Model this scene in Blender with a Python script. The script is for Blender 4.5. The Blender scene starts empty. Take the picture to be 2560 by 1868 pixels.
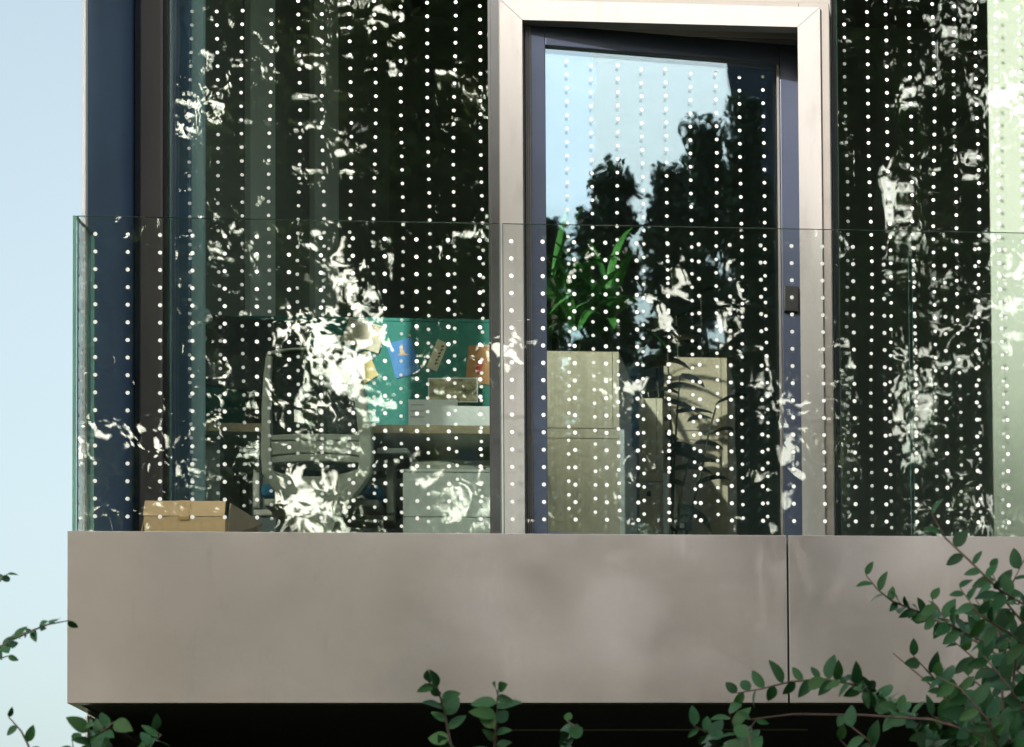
import bpy, bmesh, math, random
import numpy as np
from mathutils import Vector, Matrix

S = bpy.context.scene
C = S.collection
rnd = random.Random(7)

# ------------------------------------------------------------------ camera
# metres: X along the balcony, Y into the building, Z up; railing glass on Y = 0
F_PX, CAM = 7840.0, Vector((2.7084, -10.0, 1.6))
YAW, PITCH, ROLL, PPX, PPY = .1242, .0509, -.0187, 3383.4, 2507.7
_f = Vector((math.sin(YAW)*math.cos(PITCH), math.cos(YAW)*math.cos(PITCH), math.sin(PITCH)))
_r = Vector((math.cos(YAW), -math.sin(YAW), 0)); _u = _r.cross(_f)
cR = math.cos(ROLL)*_r + math.sin(ROLL)*_u
cU = -math.sin(ROLL)*_r + math.cos(ROLL)*_u
cF = _f
cam = bpy.data.cameras.new('camera')
cam.sensor_width = 36; cam.lens = 36*F_PX/2560
cam.shift_x = (1280-PPX)/2560; cam.shift_y = (PPY-934)/2560
cam.clip_start = .1; cam.clip_end = 2000
cam.dof.use_dof = True; cam.dof.focus_distance = 10.3; cam.dof.aperture_fstop = 14
camo = bpy.data.objects.new('camera', cam); C.objects.link(camo)
camo.matrix_world = Matrix(((cR.x, cU.x, -cF.x, CAM.x), (cR.y, cU.y, -cF.y, CAM.y), (cR.z, cU.z, -cF.z, CAM.z), (0, 0, 0, 1)))
S.camera = camo

# ------------------------------------------------------------------ sky, sun, exposure
SUN_EL, SUN_AZ = math.radians(29), math.radians(23)     # behind the camera, to its left
w = bpy.data.worlds.new('World'); S.world = w; w.use_nodes = True
nt = w.node_tree; bg = nt.nodes['Background']
sky = nt.nodes.new('ShaderNodeTexSky'); sky.sky_type = 'NISHITA'; sky.sun_disc = False
sky.sun_elevation = SUN_EL; sky.sun_rotation = math.pi + SUN_AZ
sky.dust_density = 5.2; sky.air_density = 1.0; sky.ozone_density = 1.0
tc = nt.nodes.new('ShaderNodeTexCoord')
mp = nt.nodes.new('ShaderNodeMapping'); mp.inputs['Scale'].default_value = (1, 1, 2.2)
mp.inputs['Location'].default_value = (23.56, 12.21, 17.49)
nz = nt.nodes.new('ShaderNodeTexNoise'); nz.inputs['Scale'].default_value = 3.0; nz.inputs['Detail'].default_value = 7
nz.inputs['Roughness'].default_value = .55
rp = nt.nodes.new('ShaderNodeValToRGB')
rp.color_ramp.elements[0].position = .52; rp.color_ramp.elements[0].color = (.0, .0, .0, 1)
rp.color_ramp.elements[1].position = .66; rp.color_ramp.elements[1].color = (4.5, 4.5, 4.6, 1)
ad = nt.nodes.new('ShaderNodeMixRGB'); ad.blend_type = 'ADD'; ad.inputs[0].default_value = 1
L = nt.links.new
L(tc.outputs['Generated'], mp.inputs[0]); L(mp.outputs[0], nz.inputs['Vector']); L(nz.outputs['Fac'], rp.inputs[0])
hs = nt.nodes.new('ShaderNodeHueSaturation'); hs.inputs['Saturation'].default_value = .6
tn = nt.nodes.new('ShaderNodeMixRGB'); tn.blend_type = 'MULTIPLY'; tn.inputs[0].default_value = 1; tn.inputs[2].default_value = (.95, 1, .92, 1)
L(sky.outputs[0], hs.inputs['Color']); L(hs.outputs[0], tn.inputs[1]); L(tn.outputs[0], ad.inputs[1]); L(rp.outputs[0], ad.inputs[2]); L(ad.outputs[0], bg.inputs[0])
bg.inputs[1].default_value = .12
sl = bpy.data.lights.new('sun', 'SUN'); sl.energy = 3.3; sl.angle = math.radians(1.2); sl.color = (1, .96, .90)
so = bpy.data.objects.new('sun', sl); C.objects.link(so)
sd = Vector((-math.sin(SUN_AZ)*math.cos(SUN_EL), -math.cos(SUN_AZ)*math.cos(SUN_EL), math.sin(SUN_EL)))
so.rotation_euler = sd.to_track_quat('Z', 'Y').to_euler(); so.location = (-10, -30, 30)
S.view_settings.view_transform = 'Standard'; S.view_settings.look = 'None'
S.view_settings.gamma = 1; S.view_settings.use_curve_mapping = False
S.view_settings.exposure = 1.2
S.render.engine = 'CYCLES'
S.cycles.max_bounces = 14; S.cycles.transparent_max_bounces = 24; S.cycles.glossy_bounces = 5
S.cycles.diffuse_bounces = 4; S.cycles.use_denoising = True; S.cycles.caustics_reflective = False

# ------------------------------------------------------------------ helpers
def at(px, py, Y):
    """photo pixel (2560 wide) -> world point on the plane at depth Y"""
    d = cF + cR*((px-PPX)/F_PX) + cU*((PPY-py)/F_PX)
    return CAM + d*((Y-CAM.y)/d.y)
def X(px, Y, py=900): return at(px, py, Y).x
def Z(px, py, Y): return at(px, py, Y).z

class MB:
    def __init__(s): s.v = []; s.f = []; s.m = []
    def add(s, vs, fs, m=0):
        o = len(s.v); s.v += [tuple(q) for q in vs]; s.f += [tuple(o+i for i in f) for f in fs]; s.m += [m]*len(fs)
    def box(s, a, b, m=0):
        x0, x1 = sorted((a[0], b[0])); y0, y1 = sorted((a[1], b[1])); z0, z1 = sorted((a[2], b[2]))
        s.add([(x0,y0,z0),(x1,y0,z0),(x1,y1,z0),(x0,y1,z0),(x0,y0,z1),(x1,y0,z1),(x1,y1,z1),(x0,y1,z1)],
              [(0,3,2,1),(4,5,6,7),(0,1,5,4),(1,2,6,5),(2,3,7,6),(3,0,4,7)], m)
    def tube(s, pts, rad, n=8, m=0, flat=1.0):
        pts = [Vector(p) for p in pts]; k = len(pts)
        rs = rad if isinstance(rad, (list, tuple)) else [rad]*k
        o = len(s.v); up = Vector((0, 0, 1))
        for i, p in enumerate(pts):
            t = (pts[min(i+1, k-1)]-pts[max(i-1, 0)]).normalized()
            a = t.cross(up)
            if a.length < .05: a = t.cross(Vector((0, 1, 0)))
            a.normalize(); b = a.cross(t)
            for j in range(n):
                an = 2*math.pi*j/n
                q = p + a*math.cos(an)*rs[i] + b*math.sin(an)*rs[i]*flat
                s.v.append(tuple(q))
        for i in range(k-1):
            for j in range(n):
                s.f.append((o+i*n+j, o+i*n+(j+1) % n, o+(i+1)*n+(j+1) % n, o+(i+1)*n+j)); s.m.append(m)
        s.f.append(tuple(o+j for j in range(n-1, -1, -1))); s.m.append(m)
        s.f.append(tuple(o+(k-1)*n+j for j in range(n))); s.m.append(m)
    def prism(s, outline, d, m=0):
        """outline: 3-D polygon, pushed along vector d"""
        n = len(outline); a = [Vector(p) for p in outline]; d = Vector(d)
        s.add(a+[p+d for p in a], [tuple(range(n))[::-1], tuple(range(n, 2*n))]+[(i, (i+1) % n, n+(i+1) % n, n+i) for i in range(n)], m)
    def build(s, name, mats, parent=None, bevel=0, smooth=False, seg=2):
        me = bpy.data.meshes.new(name); me.from_pydata(s.v, [], s.f)
        mats = mats if isinstance(mats, (list, tuple)) else [mats]
        for q in mats: me.materials.append(q)
        me.polygons.foreach_set('material_index', s.m)
        if smooth: me.polygons.foreach_set('use_smooth', [True]*len(s.f))
        bm = bmesh.new(); bm.from_mesh(me); bmesh.ops.recalc_face_normals(bm, faces=bm.faces); bm.to_mesh(me); bm.free()
        o = bpy.data.objects.new(name, me); C.objects.link(o)
        if parent is not None: o.parent = parent
        if bevel:
            b = o.modifiers.new('bevel', 'BEVEL'); b.width = bevel; b.segments = seg; b.limit_method = 'ANGLE'
            b.harden_normals = False
        return o

def tag(o, label, cat, group=None):
    o['label'] = label; o['category'] = cat
    if group: o['group'] = group
    return o
def thing(name, label, cat, loc=(0, 0, 0), group=None):
    o = bpy.data.objects.new(name, None); C.objects.link(o); o.location = loc; o.empty_display_size = .1
    return tag(o, label, cat, group)
def kid(o, parent):
    o.parent = parent; o.matrix_parent_inverse = Matrix.Translation(parent.location).inverted(); return o
def box(name, a, b, mat, parent=None, bevel=.002):
    m = MB(); m.box(a, b); o = m.build(name, mat, None, bevel)
    if parent is not None: kid(o, parent)
    return o
def poly(name, pts, d, mat, parent=None, bevel=0):
    m = MB(); m.prism(pts, d); o = m.build(name, mat, None, bevel)
    if parent is not None: kid(o, parent)
    return o

# ------------------------------------------------------------------ materials
def mat(name, col, rough=.6, metal=0., var=.12, scale=6., bump=0., bscale=60., stretch=(1, 1, 1), spec=.5, col2=None, detail=5):
    m = bpy.data.materials.new(name); m.use_nodes = True; t = m.node_tree; p = t.nodes['Principled BSDF']
    p.inputs['Roughness'].default_value = rough; p.inputs['Metallic'].default_value = metal
    p.inputs['Specular IOR Level'].default_value = spec
    c = t.nodes.new('ShaderNodeTexCoord'); g = t.nodes.new('ShaderNodeMapping'); g.inputs['Scale'].default_value = stretch
    n = t.nodes.new('ShaderNodeTexNoise'); n.inputs['Scale'].default_value = scale; n.inputs['Detail'].default_value = detail
    r = t.nodes.new('ShaderNodeValToRGB'); k = r.color_ramp.elements
    k[0].position = .3; k[1].position = .7
    k[0].color = tuple(max(0, x*(1-var)) for x in col)+(1,)
    k[1].color = tuple(min(1, x*(1+var)) for x in (col2 or col))+(1,)
    l = t.links.new
    l(c.outputs['Object'], g.inputs[0]); l(g.outputs[0], n.inputs['Vector']); l(n.outputs['Fac'], r.inputs[0]); l(r.outputs[0], p.inputs['Base Color'])
    rr = t.nodes.new('ShaderNodeMapRange'); rr.inputs[3].default_value = max(.02, rough-.08); rr.inputs[4].default_value = min(1, rough+.08)
    l(n.outputs['Fac'], rr.inputs[0]); l(rr.outputs[0], p.inputs['Roughness'])
    if bump:
        n2 = t.nodes.new('ShaderNodeTexNoise'); n2.inputs['Scale'].default_value = bscale; n2.inputs['Detail'].default_value = 4
        b = t.nodes.new('ShaderNodeBump'); b.inputs['Strength'].default_value = 1; b.inputs['Distance'].default_value = bump
        l(g.outputs[0], n2.inputs['Vector']); l(n2.outputs['Fac'], b.inputs['Height']); l(b.outputs[0], p.inputs['Normal'])
    return m

def glass(name, tint, refl, wave, stretch, scale, coat=(.93, .98, 1)):
    """thin coated glass: tinted pass-through under a mirror layer whose surface is slightly wavy"""
    m = bpy.data.materials.new(name); m.use_nodes = True; t = m.node_tree; t.nodes.clear(); l = t.links.new
    out = t.nodes.new('ShaderNodeOutputMaterial'); mx = t.nodes.new('ShaderNodeMixShader')
    tr = t.nodes.new('ShaderNodeBsdfTransparent'); tr.inputs[0].default_value = tint+(1,)
    gl = t.nodes.new('ShaderNodeBsdfGlossy'); gl.inputs['Roughness'].default_value = 0.0; gl.inputs['Color'].default_value = coat+(1,)
    lw = t.nodes.new('ShaderNodeLayerWeight'); lw.inputs[0].default_value = .5
    pw = t.nodes.new('ShaderNodeMath'); pw.operation = 'POWER'; pw.inputs[1].default_value = 5
    ma = t.nodes.new('ShaderNodeMath'); ma.operation = 'MULTIPLY_ADD'; ma.inputs[1].default_value = 1-refl; ma.inputs[2].default_value = refl
    c = t.nodes.new('ShaderNodeTexCoord'); g = t.nodes.new('ShaderNodeMapping'); g.inputs['Scale'].default_value = stretch
    n = t.nodes.new('ShaderNodeTexNoise'); n.inputs['Scale'].default_value = scale; n.inputs['Detail'].default_value = 1.5
    b = t.nodes.new('ShaderNodeBump'); b.inputs['Strength'].default_value = 1; b.inputs['Distance'].default_value = wave
    l(c.outputs['Object'], g.inputs[0]); l(g.outputs[0], n.inputs['Vector']); l(n.outputs['Fac'], b.inputs['Height'])
    l(b.outputs[0], gl.inputs['Normal'])
    l(lw.outputs['Facing'], pw.inputs[0]); l(pw.outputs[0], ma.inputs[0]); l(ma.outputs[0], mx.inputs[0])
    l(tr.outputs[0], mx.inputs[1]); l(gl.outputs[0], mx.inputs[2]); l(mx.outputs[0], out.inputs[0])
    return m

M = {}
M['fascia'] = mat('bronze_anodised_panel', (.29, .268, .272), .30, .8, .09, 1.6, .0001, 420, col2=(.33, .305, .308))
def smudges(m, dark, scale, lo, hi, stretch=(1, 1, 1)):
    t = m.node_tree; l = t.links.new; p = t.nodes['Principled BSDF']; src = p.inputs['Base Color'].links[0].from_socket
    c = t.nodes.new('ShaderNodeTexCoord'); g = t.nodes.new('ShaderNodeMapping'); g.inputs['Scale'].default_value = stretch
    n = t.nodes.new('ShaderNodeTexNoise'); n.inputs['Scale'].default_value = scale; n.inputs['Detail'].default_value = 8; n.inputs['Roughness'].default_value = .62
    r = t.nodes.new('ShaderNodeMapRange'); r.inputs[1].default_value = lo; r.inputs[2].default_value = hi
    x = t.nodes.new('ShaderNodeMixRGB'); x.blend_type = 'MULTIPLY'; x.inputs[2].default_value = dark+(1,)
    l(c.outputs['Object'], g.inputs[0]); l(g.outputs[0], n.inputs['Vector']); l(n.outputs['Fac'], r.inputs[0]); l(r.outputs[0], x.inputs[0])
    l(src, x.inputs[1]); l(x.outputs[0], p.inputs['Base Color'])
    q = t.nodes.new('ShaderNodeMath'); q.operation = 'MULTIPLY_ADD'; q.inputs[1].default_value = .14
    rs = p.inputs['Roughness'].links[0].from_socket; l(r.outputs[0], q.inputs[0]); l(rs, q.inputs[2]); l(q.outputs[0], p.inputs['Roughness'])
smudges(M['fascia'], (.80, .82, .86), 2.2, .46, .72)
smudges(M['fascia'], (.86, .85, .84), 9, .58, .75, (1, 1, .35))
M['frame'] = mat('champagne_aluminium', (.265, .247, .24), .45, .25, .07, 9, .0002, 300, (1, 1, .25))
smudges(M['frame'], (.78, .76, .74), 7, .55, .78, (1, 1, .3))
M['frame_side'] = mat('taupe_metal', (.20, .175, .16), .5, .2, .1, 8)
M['white_edge'] = mat('white_metal_trim', (.72, .68, .68), .5, 0, .05)
M['blue'] = mat('blue_metal_panel', (.12, .19, .31), .38, .35, .08, 3)
M['brown'] = mat('dark_bronze_post', (.13, .108, .10), .5, .2, .15, 10, stretch=(1, 1, .15))
M['navy'] = mat('dark_navy_metal', (.022, .028, .045), .35, .3, .1, 8)
M['sash'] = mat('navy_sash_paint', (.05, .062, .105), .33, .2, .06, 8)
M['gasket'] = mat('black_rubber', (.012, .012, .014), .35, 0, .1)
M['dot'] = mat('white_ceramic_print', (.88, .88, .88), .5, 0, .01)
M['edge'] = mat('green_glass_edge', (.14, .32, .26), .15, 0, .25, 12, stretch=(1, 1, .3))
M['rail'] = glass('railing_glass', (.975, .99, .982), .075, .0004, (.8, 1, 1.2), 5)
M['win'] = glass('window_glass', (.945, .985, .965), .10, .00035, (1.6, 1, .5), 5)
M['door_glass'] = glass('door_glass', (.95, .98, .96), .25, .0002, (1, 1, 1), 5, (.60, .80, 1))
M['soffit'] = mat('soffit_painted_shade', (.012, .012, .013), .7, 0, .1)  # near-black: the deep shade under the balcony is put into the colour
M['concrete'] = mat('dark_concrete', (.10, .10, .10), .8, 0, .15)
M['room_dark'] = mat('dark_room_paint', (.24, .255, .235), .8, 0, .1, 1)
M['room_pale'] = mat('pale_wall_panel', (.80, .84, .80), .7, 0, .04, 3)
M['room_white'] = mat('white_column_paint', (.52, .515, .45), .7, 0, .03, 3)
M['room_blue'] = mat('blue_grey_column', (.50, .66, .70), .7, 0, .04, 3)
M['floor'] = mat('grey_carpet', (.09, .095, .10), .9, 0, .15, 40)
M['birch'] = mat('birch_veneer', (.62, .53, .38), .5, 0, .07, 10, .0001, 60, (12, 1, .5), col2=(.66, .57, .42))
M['birch_dark'] = mat('birch_side_and_shade', (.50, .41, .29), .55, 0, .07, 10, stretch=(12, 1, .5))
M['white_lam'] = mat('white_laminate', (.80, .81, .78), .45, 0, .02, 4)
M['grey_lam'] = mat('grey_laminate', (.38, .40, .38), .5, 0, .04, 4)
M['desk_edge'] = mat('desk_wood_edge', (.58, .46, .30), .5, 0, .1, 12, stretch=(.5, 1, 12))
M['green'] = mat('green_pinboard_felt', (.045, .22, .185), .95, 0, .06, 160, .0004, 500)
M['black'] = mat('black_plastic', (.014, .013, .013), .35, 0, .2, 8)
M['chair'] = mat('grey_beige_plastic', (.50, .50, .43), .45, 0, .03, 4)
M['mesh'] = mat('dark_chair_mesh', (.02, .03, .03), .8, 0, .2, 300)
M['seat'] = mat('blue_seat_fabric', (.02, .16, .30), .9, 0, .12, 150, .0003, 400)
M['card'] = mat('brown_cardboard', (.50, .345, .19), .75, 0, .05, 8, .0002, 90, (1, 1, 5))
M['card_in'] = mat('grey_cardboard_inside', (.36, .28, .18), .8, 0, .06, 8)
M['tape'] = mat('packing_tape', (.42, .25, .09), .18, 0, .05, 12)
M['paper'] = mat('buff_paper', (.66, .60, .45), .8, 0, .05, 14)
M['paper_w'] = mat('white_paper', (.80, .80, .80), .8, 0, .03, 14)
M['paper_y'] = mat('yellow_note_paper', (.72, .58, .26), .8, 0, .05, 14)
M['paper_b'] = mat('blue_card', (.07, .24, .55), .7, 0, .06, 14)
M['paper_o'] = mat('orange_brown_card', (.50, .24, .10), .7, 0, .25, 18)
M['photo'] = mat('landscape_print', (.10, .11, .05), .4, 0, .5, 26, col2=(.55, .46, .30), stretch=(.7, 1, 1.3), detail=8)
M['ink'] = mat('dark_ink', (.05, .035, .03), .7, 0, .1)
M['red'] = mat('red_print', (.62, .04, .04), .6, 0, .1)
M['tan'] = mat('tan_print', (.60, .42, .26), .6, 0, .3, 40)
M['brass'] = mat('brass_pin', (.75, .52, .15), .3, .9, .05)
M['steel'] = mat('brushed_steel', (.55, .55, .55), .3, .9, .05)
M['lamp'] = mat('pale_blue_lamp_metal', (.50, .60, .64), .45, .1, .05)
M['pot'] = mat('dark_plant_pot', (.05, .05, .055), .5, 0, .1)
M['soil'] = mat('potting_soil', (.035, .025, .018), .95, 0, .3, 60)
M['yucca'] = mat('palm_leaf_green', (.035, .16, .03), .45, 0, .35, 9, stretch=(1, 1, .5), col2=(.07, .24, .05))
M['dleaf'] = mat('dark_houseplant_leaf', (.014, .035, .018), .4, 0, .3, 10)
M['stem'] = mat('houseplant_stem', (.05, .05, .03), .7, 0, .2)
M['bark'] = mat('tree_bark', (.06, .045, .032), .9, 0, .3, 14, .01, 30, (1, 1, .25))
M['twig'] = mat('reddish_twig_bark', (.10, .062, .05), .8, 0, .2, 60)
M['grass'] = mat('lawn_and_soil', (.045, .06, .025), .95, 0, .35, .8, .03, 9, col2=(.07, .085, .035))

def leafmat(name, cols, rough=.45, trans=0, spec=.5):
    m = bpy.data.materials.new(name); m.use_nodes = True; t = m.node_tree; p = t.nodes['Principled BSDF']; l = t.links.new
    oi = t.nodes.new('ShaderNodeObjectInfo'); ge = t.nodes.new('ShaderNodeNewGeometry')
    a = t.nodes.new('ShaderNodeMath'); a.operation = 'ADD'; fr = t.nodes.new('ShaderNodeMath'); fr.operation = 'FRACT'
    l(oi.outputs['Random'], a.inputs[0]); l(ge.outputs['Random Per Island'], a.inputs[1]); l(a.outputs[0], fr.inputs[0])
    r = t.nodes.new('ShaderNodeValToRGB'); e = r.color_ramp.elements
    e[0].color = cols[0]+(1,); e[1].color = cols[-1]+(1,)
    for i, c in enumerate(cols[1:-1]):
        k = e.new((i+1)/(len(cols)-1)); k.color = c+(1,)
    l(fr.outputs[0], r.inputs[0]); l(r.outputs[0], p.inputs['Base Color'])
    p.inputs['Roughness'].default_value = rough; p.inputs['Specular IOR Level'].default_value = spec
    if trans:
        tl = t.nodes.new('ShaderNodeBsdfTranslucent'); mx = t.nodes.new('ShaderNodeMixShader'); mx.inputs[0].default_value = trans
        l(r.outputs[0], tl.inputs[0]); l(p.outputs[0], mx.inputs[1]); l(tl.outputs[0], mx.inputs[2]); l(mx.outputs[0], t.nodes['Material Output'].inputs[0])
    return m
M['shrub_leaf'] = leafmat('shrub_leaf', [(.007, .04, .013), (.012, .06, .018), (.018, .08, .024), (.028, .085, .018), (.014, .065, .03)], .5, spec=.22)
M['tree_leaf'] = leafmat('tree_leaf', [(.06, .085, .03), (.085, .12, .035), (.11, .14, .055)], .55, .5)
M['cypress_leaf'] = leafmat('cypress_leaf', [(.02, .04, .018), (.03, .055, .022), (.04, .065, .03)], .6, .3)

# ------------------------------------------------------------------ ground
m = MB(); n = 24
for i in range(n+1):
    for j in range(n+1):
        x = -600+1200*i/n; y = -600+1200*j/n
        m.v.append((x, y, -.02 + (.25*math.sin(x*.05)*math.cos(y*.04) if math.hypot(x, y) > 80 else 0)))
for i in range(n):
    for j in range(n):
        a = i*(n+1)+j; m.f.append((a, a+n+1, a+n+2, a+1)); m.m.append(0)
g = m.build('ground', M['grass'], smooth=True); g['kind'] = 'structure'

# ------------------------------------------------------------------ balcony and building
Z0 = 3.609; ZB = 3.077; ZT = Z0+1.0; GY = .90; ZF = 3.70; ZTOP = 8.2
XR = 6.6                                             # the building runs on beyond the right edge of the picture
XJ = X(1970, -.06, 1500)
bal = thing('balcony', 'cantilevered balcony clad in grey-brown metal panels below the glass railing', 'balcony', (1.5, .4, ZB))
def fascia(x0, x1):
    m = MB(); m.box((x0, -.06, ZB), (x1, -.02, Z0)); return kid(m.build('fascia_panel', M['fascia'], None, .0012), bal)
XL = X(168, -.06, 1500)
fascia(XL, XJ-.003); fascia(XJ+.003, XR)
box('end_panel', (XL, -.018, ZB), (XL+.03, .86, Z0-.002), M['fascia'], bal, .002)
box('slab', (XL+.032, -.018, ZB+.03), (XR, .86, Z0-.06), M['concrete'], bal)
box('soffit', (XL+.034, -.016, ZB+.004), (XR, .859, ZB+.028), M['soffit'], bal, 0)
box('soffit_joint_trim', (X(1270, .55), .545, ZB-.002), (X(2010, .55), .551, ZB+.003), M['frame_side'], bal, 0)

bld = thing('office_building', 'modern office building with blue side wall and floor-to-ceiling dotted windows', 'building', (2, 3, 0))
# left wing wall: pale front edge, blue inner face
WX1 = X(216, .32, 400); WX0 = X(206, .32, 400)
wing = box('wing_wall', (WX0+.001, .345, Z0-.2), (WX1, GY+.1, ZTOP), M['blue'], bld, 0)
kid(box('edge_trim', (WX0, .32, Z0-.2), (WX1-.002, .344, ZTOP), M['white_edge']), wing)
PX2 = X(412, GY, 500)
post = box('corner_post', (WX1+.002, GY, ZF-.2), (X(352, GY, 500), GY+.12, ZTOP), M['navy'], bld)
box('corner_post', (X(352, GY, 500)+.002, GY-.03, ZF-.2), (PX2, GY+.12, ZTOP), M['brown'], bld, .006)
# ground floor: recess coloured near-black for its shade, fin wall with a pale front edge
fx = X(220, .2, 1820)
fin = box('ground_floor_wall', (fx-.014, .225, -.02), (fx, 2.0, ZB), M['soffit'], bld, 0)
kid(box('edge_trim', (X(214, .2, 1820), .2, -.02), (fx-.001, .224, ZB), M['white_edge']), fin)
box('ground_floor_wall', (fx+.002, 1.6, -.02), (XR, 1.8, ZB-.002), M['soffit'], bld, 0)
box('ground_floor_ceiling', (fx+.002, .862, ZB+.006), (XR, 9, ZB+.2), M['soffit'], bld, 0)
# room shell
RY = 8.0; RX0 = -.45
PLAN = [(-.20, GY+.12), (-.20, 1.1), (RX0, 2.15)]           # the room widens behind the wing wall
poly('room_floor', [(x, y, ZF-.2) for x, y in PLAN]+[(RX0, RY, ZF-.2), (XR, RY, ZF-.2), (XR, GY+.12, ZF-.2)], (0, 0, .2), M['floor'], bld)
box('back_wall', (RX0, RY, ZF), (XR, RY+.2, ZTOP), M['room_dark'], bld, 0)
side = poly('side_wall', [(-.20, 1.02, ZB), (-.20, 1.1, ZB), (RX0, 2.15, ZB), (RX0, RY+.2, ZB), (RX0-.02, RY+.2, ZB), (RX0-.02, 2.15, ZB), (-.225, 1.1, ZB), (-.225, 1.02, ZB)], (0, 0, ZTOP-ZB), M['room_dark'], bld)
fw = box('far_side_wall', (XR, GY+.13, -.02), (XR+.25, RY+.2, ZF), M['concrete'], bld, 0)
box('roof', (RX0-.03, GY+.13, ZTOP), (XR+.25, RY+.2, ZTOP+.3), M['concrete'], bld, 0)
def wallpanel(p0, p1):
    def yy(p):  # depth at which the side wall appears at that pixel column
        lo, hi = GY+.2, 12
        for _ in range(40):
            md = (lo+hi)/2
            if at(p, 500, md).x > RX0: lo = md
            else: hi = md
        return lo
    kid(box('wall_panel', (RX0+.002, yy(p0), ZF), (RX0+.03, min(RY-.05, yy(p1)), ZTOP-.1), M['room_pale']), side)
wallpanel(610, 672); wallpanel(772, 832)
# columns and a painted reflection strip close behind the glass
box('column', (X(476, 1.12, 500), 1.12, ZF), (X(507, 1.12, 500), 1.16, ZTOP-.01), M['room_blue'], bld)
box('column', (X(430, 1.06, 500), 1.06, ZF), (X(474, 1.06, 500), 1.09, ZTOP-.01), M['blue'], bld)  # blue strip standing in for the wing wall's reflection in the window
box('column', (X(2478, 1.3, 700), 1.3, ZF), (X(2478, 1.3, 700)+.55, 1.5, ZTOP-.01), M['room_white'], bld)

DOTN = 10
def dots(name, plane, cols, rows, rad, parent, jit=0.0):
    """printed dots: each a thin disc standing 0.6 mm proud; plane(u,v)->point, normal is taken from the plane"""
    m = MB(); p0 = plane(0, 0); U = (plane(1, 0)-p0).normalized(); V = (plane(0, 1)-p0).normalized(); Nn = U.cross(V)
    if Nn.y > 0: Nn = -Nn
    for u, off, ph in cols:
        for v in rows:
            vv = v+off; uu = u + jit*(math.sin(vv*3.1+ph)+.6*math.sin(vv*7.3+2*ph))
            c = plane(uu, vv)
            ring = [c + U*math.cos(2*math.pi*k/DOTN)*rad + V*math.sin(2*math.pi*k/DOTN)*rad for k in range(DOTN)]
            m.prism([p+Nn*.0005 for p in ring], Nn*.0006)
    o = m.build(name, M['dot']); o['kind'] = 'stuff'; kid(o, parent); return o

def pane(name, a, b, gm, parent):
    """glass sheet with green cut edges: a, b opposite corners of a box"""
    m = MB(); m.box(a, b)
    dy = abs(b[1]-a[1]); dx = abs(b[0]-a[0])
    big = (2, 4) if dx > dy else (3, 5)
    m.m = [0 if i in big else 1 for i in range(6)]
    o = m.build(name, [gm, M['edge']], None, .0012, seg=1)
    return kid(o, parent)

def window(x0, x1, zt, y, col0, step, rowstep, r, seed):
    f = MB()
    f.box((x0-.012, y-.02, ZF-.2), (x0, y+.05, zt)); f.box((x1, y-.02, ZF-.2), (x1+.012, y+.05, zt))
    f.box((x0, y-.02, ZF-.2), (x1, y+.05, ZF-.15)); f.box((x0, y-.02, zt-.05), (x1, y+.05, zt))
    fr = kid(f.build('window', M['gasket'], None), bld)
    gp = pane('pane', (x0+.001, y, ZF-.149), (x1-.001, y+.024, zt-.051), M['win'], fr)
    rr = random.Random(seed); cols = []
    x = col0
    while x < x1-.02:
        cols.append((x+rr.uniform(-.006, .006), rr.uniform(-.012, .012), rr.uniform(0, 6))); x += step
    rows = [ZF-.1+i*rowstep for i in range(int((zt-ZF)/rowstep)-1)]
    dots('dot_pattern', lambda u, v: Vector((u, y, v)), cols, rows, r, fr, .004)
    return fr
xw0, xw1 = PX2+.014, X(1224, GY, 600)
window(xw0, xw1, ZTOP-.02, GY, X(479, GY, 400), .0868, .0474, .006, 3)
xr0 = X(2096, GY, 600)
window(xr0, XR-.05, ZTOP-.02, GY, X(2112, GY, 300), .0765, .0465, .006, 5)

added_glazing = MB()                                            # unseen glazed end wall, added to let more daylight into the room
for k in range(6): added_glazing.box((XR+.05, GY+.13+k*1.42, ZF+.001), (XR+.15, GY+.21+k*1.42, ZTOP))
added_glazing = kid(added_glazing.build('window', M['navy'], None), bld)
for k in range(5): kid(pane('pane', (XR+.09, GY+.212+k*1.42, ZF+.002), (XR+.11, GY+1.548+k*1.42, ZTOP-.002), M['rail'], added_glazing), added_glazing)
# door frame: four mitred aluminium members standing proud of the glass, dark sides
FY0, FY1 = .74, .80
TL = at(1243, -6, FY0); ITL = at(1300, 50, FY0)
xa = X(1252, FY0, 700); xb = X(1309, FY0, 700); xc = X(2000, FY0, 700); xd = X(2057, FY0, 700)
zi = Z(1645, 59, FY0); zo = zi + (xb-xa)*.95
zs = ZF-.12
def member(name, pts, parent):
    m = MB(); m.prism([(x, FY0, z) for x, z in pts], (0, FY1-FY0, 0)); return kid(m.build(name, M['frame'], None, .0008), parent)
dframe = kid(MB().build('door_frame', M['frame']), bld) if False else None
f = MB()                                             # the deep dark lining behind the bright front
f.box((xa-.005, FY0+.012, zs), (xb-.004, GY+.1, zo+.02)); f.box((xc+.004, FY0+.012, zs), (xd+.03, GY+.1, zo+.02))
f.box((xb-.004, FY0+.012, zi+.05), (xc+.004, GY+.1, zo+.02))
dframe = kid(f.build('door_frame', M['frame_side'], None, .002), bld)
box('door_lintel', (xb-.004, GY+.102, zi+.05), (xc+.004, GY+.16, zo+.02), M['navy'], bld)
gsp = .0004
member('jamb', [(xa, zs), (xb, zs), (xb, zi), (xa, zo-gsp)], dframe)
member('jamb', [(xc, zs), (xd, zs), (xd, zo-gsp), (xc, zi)], dframe)
member('head', [(xa+gsp, zo), (xb+gsp, zi), (xc-gsp, zi), (xd-gsp, zo)], dframe)
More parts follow.
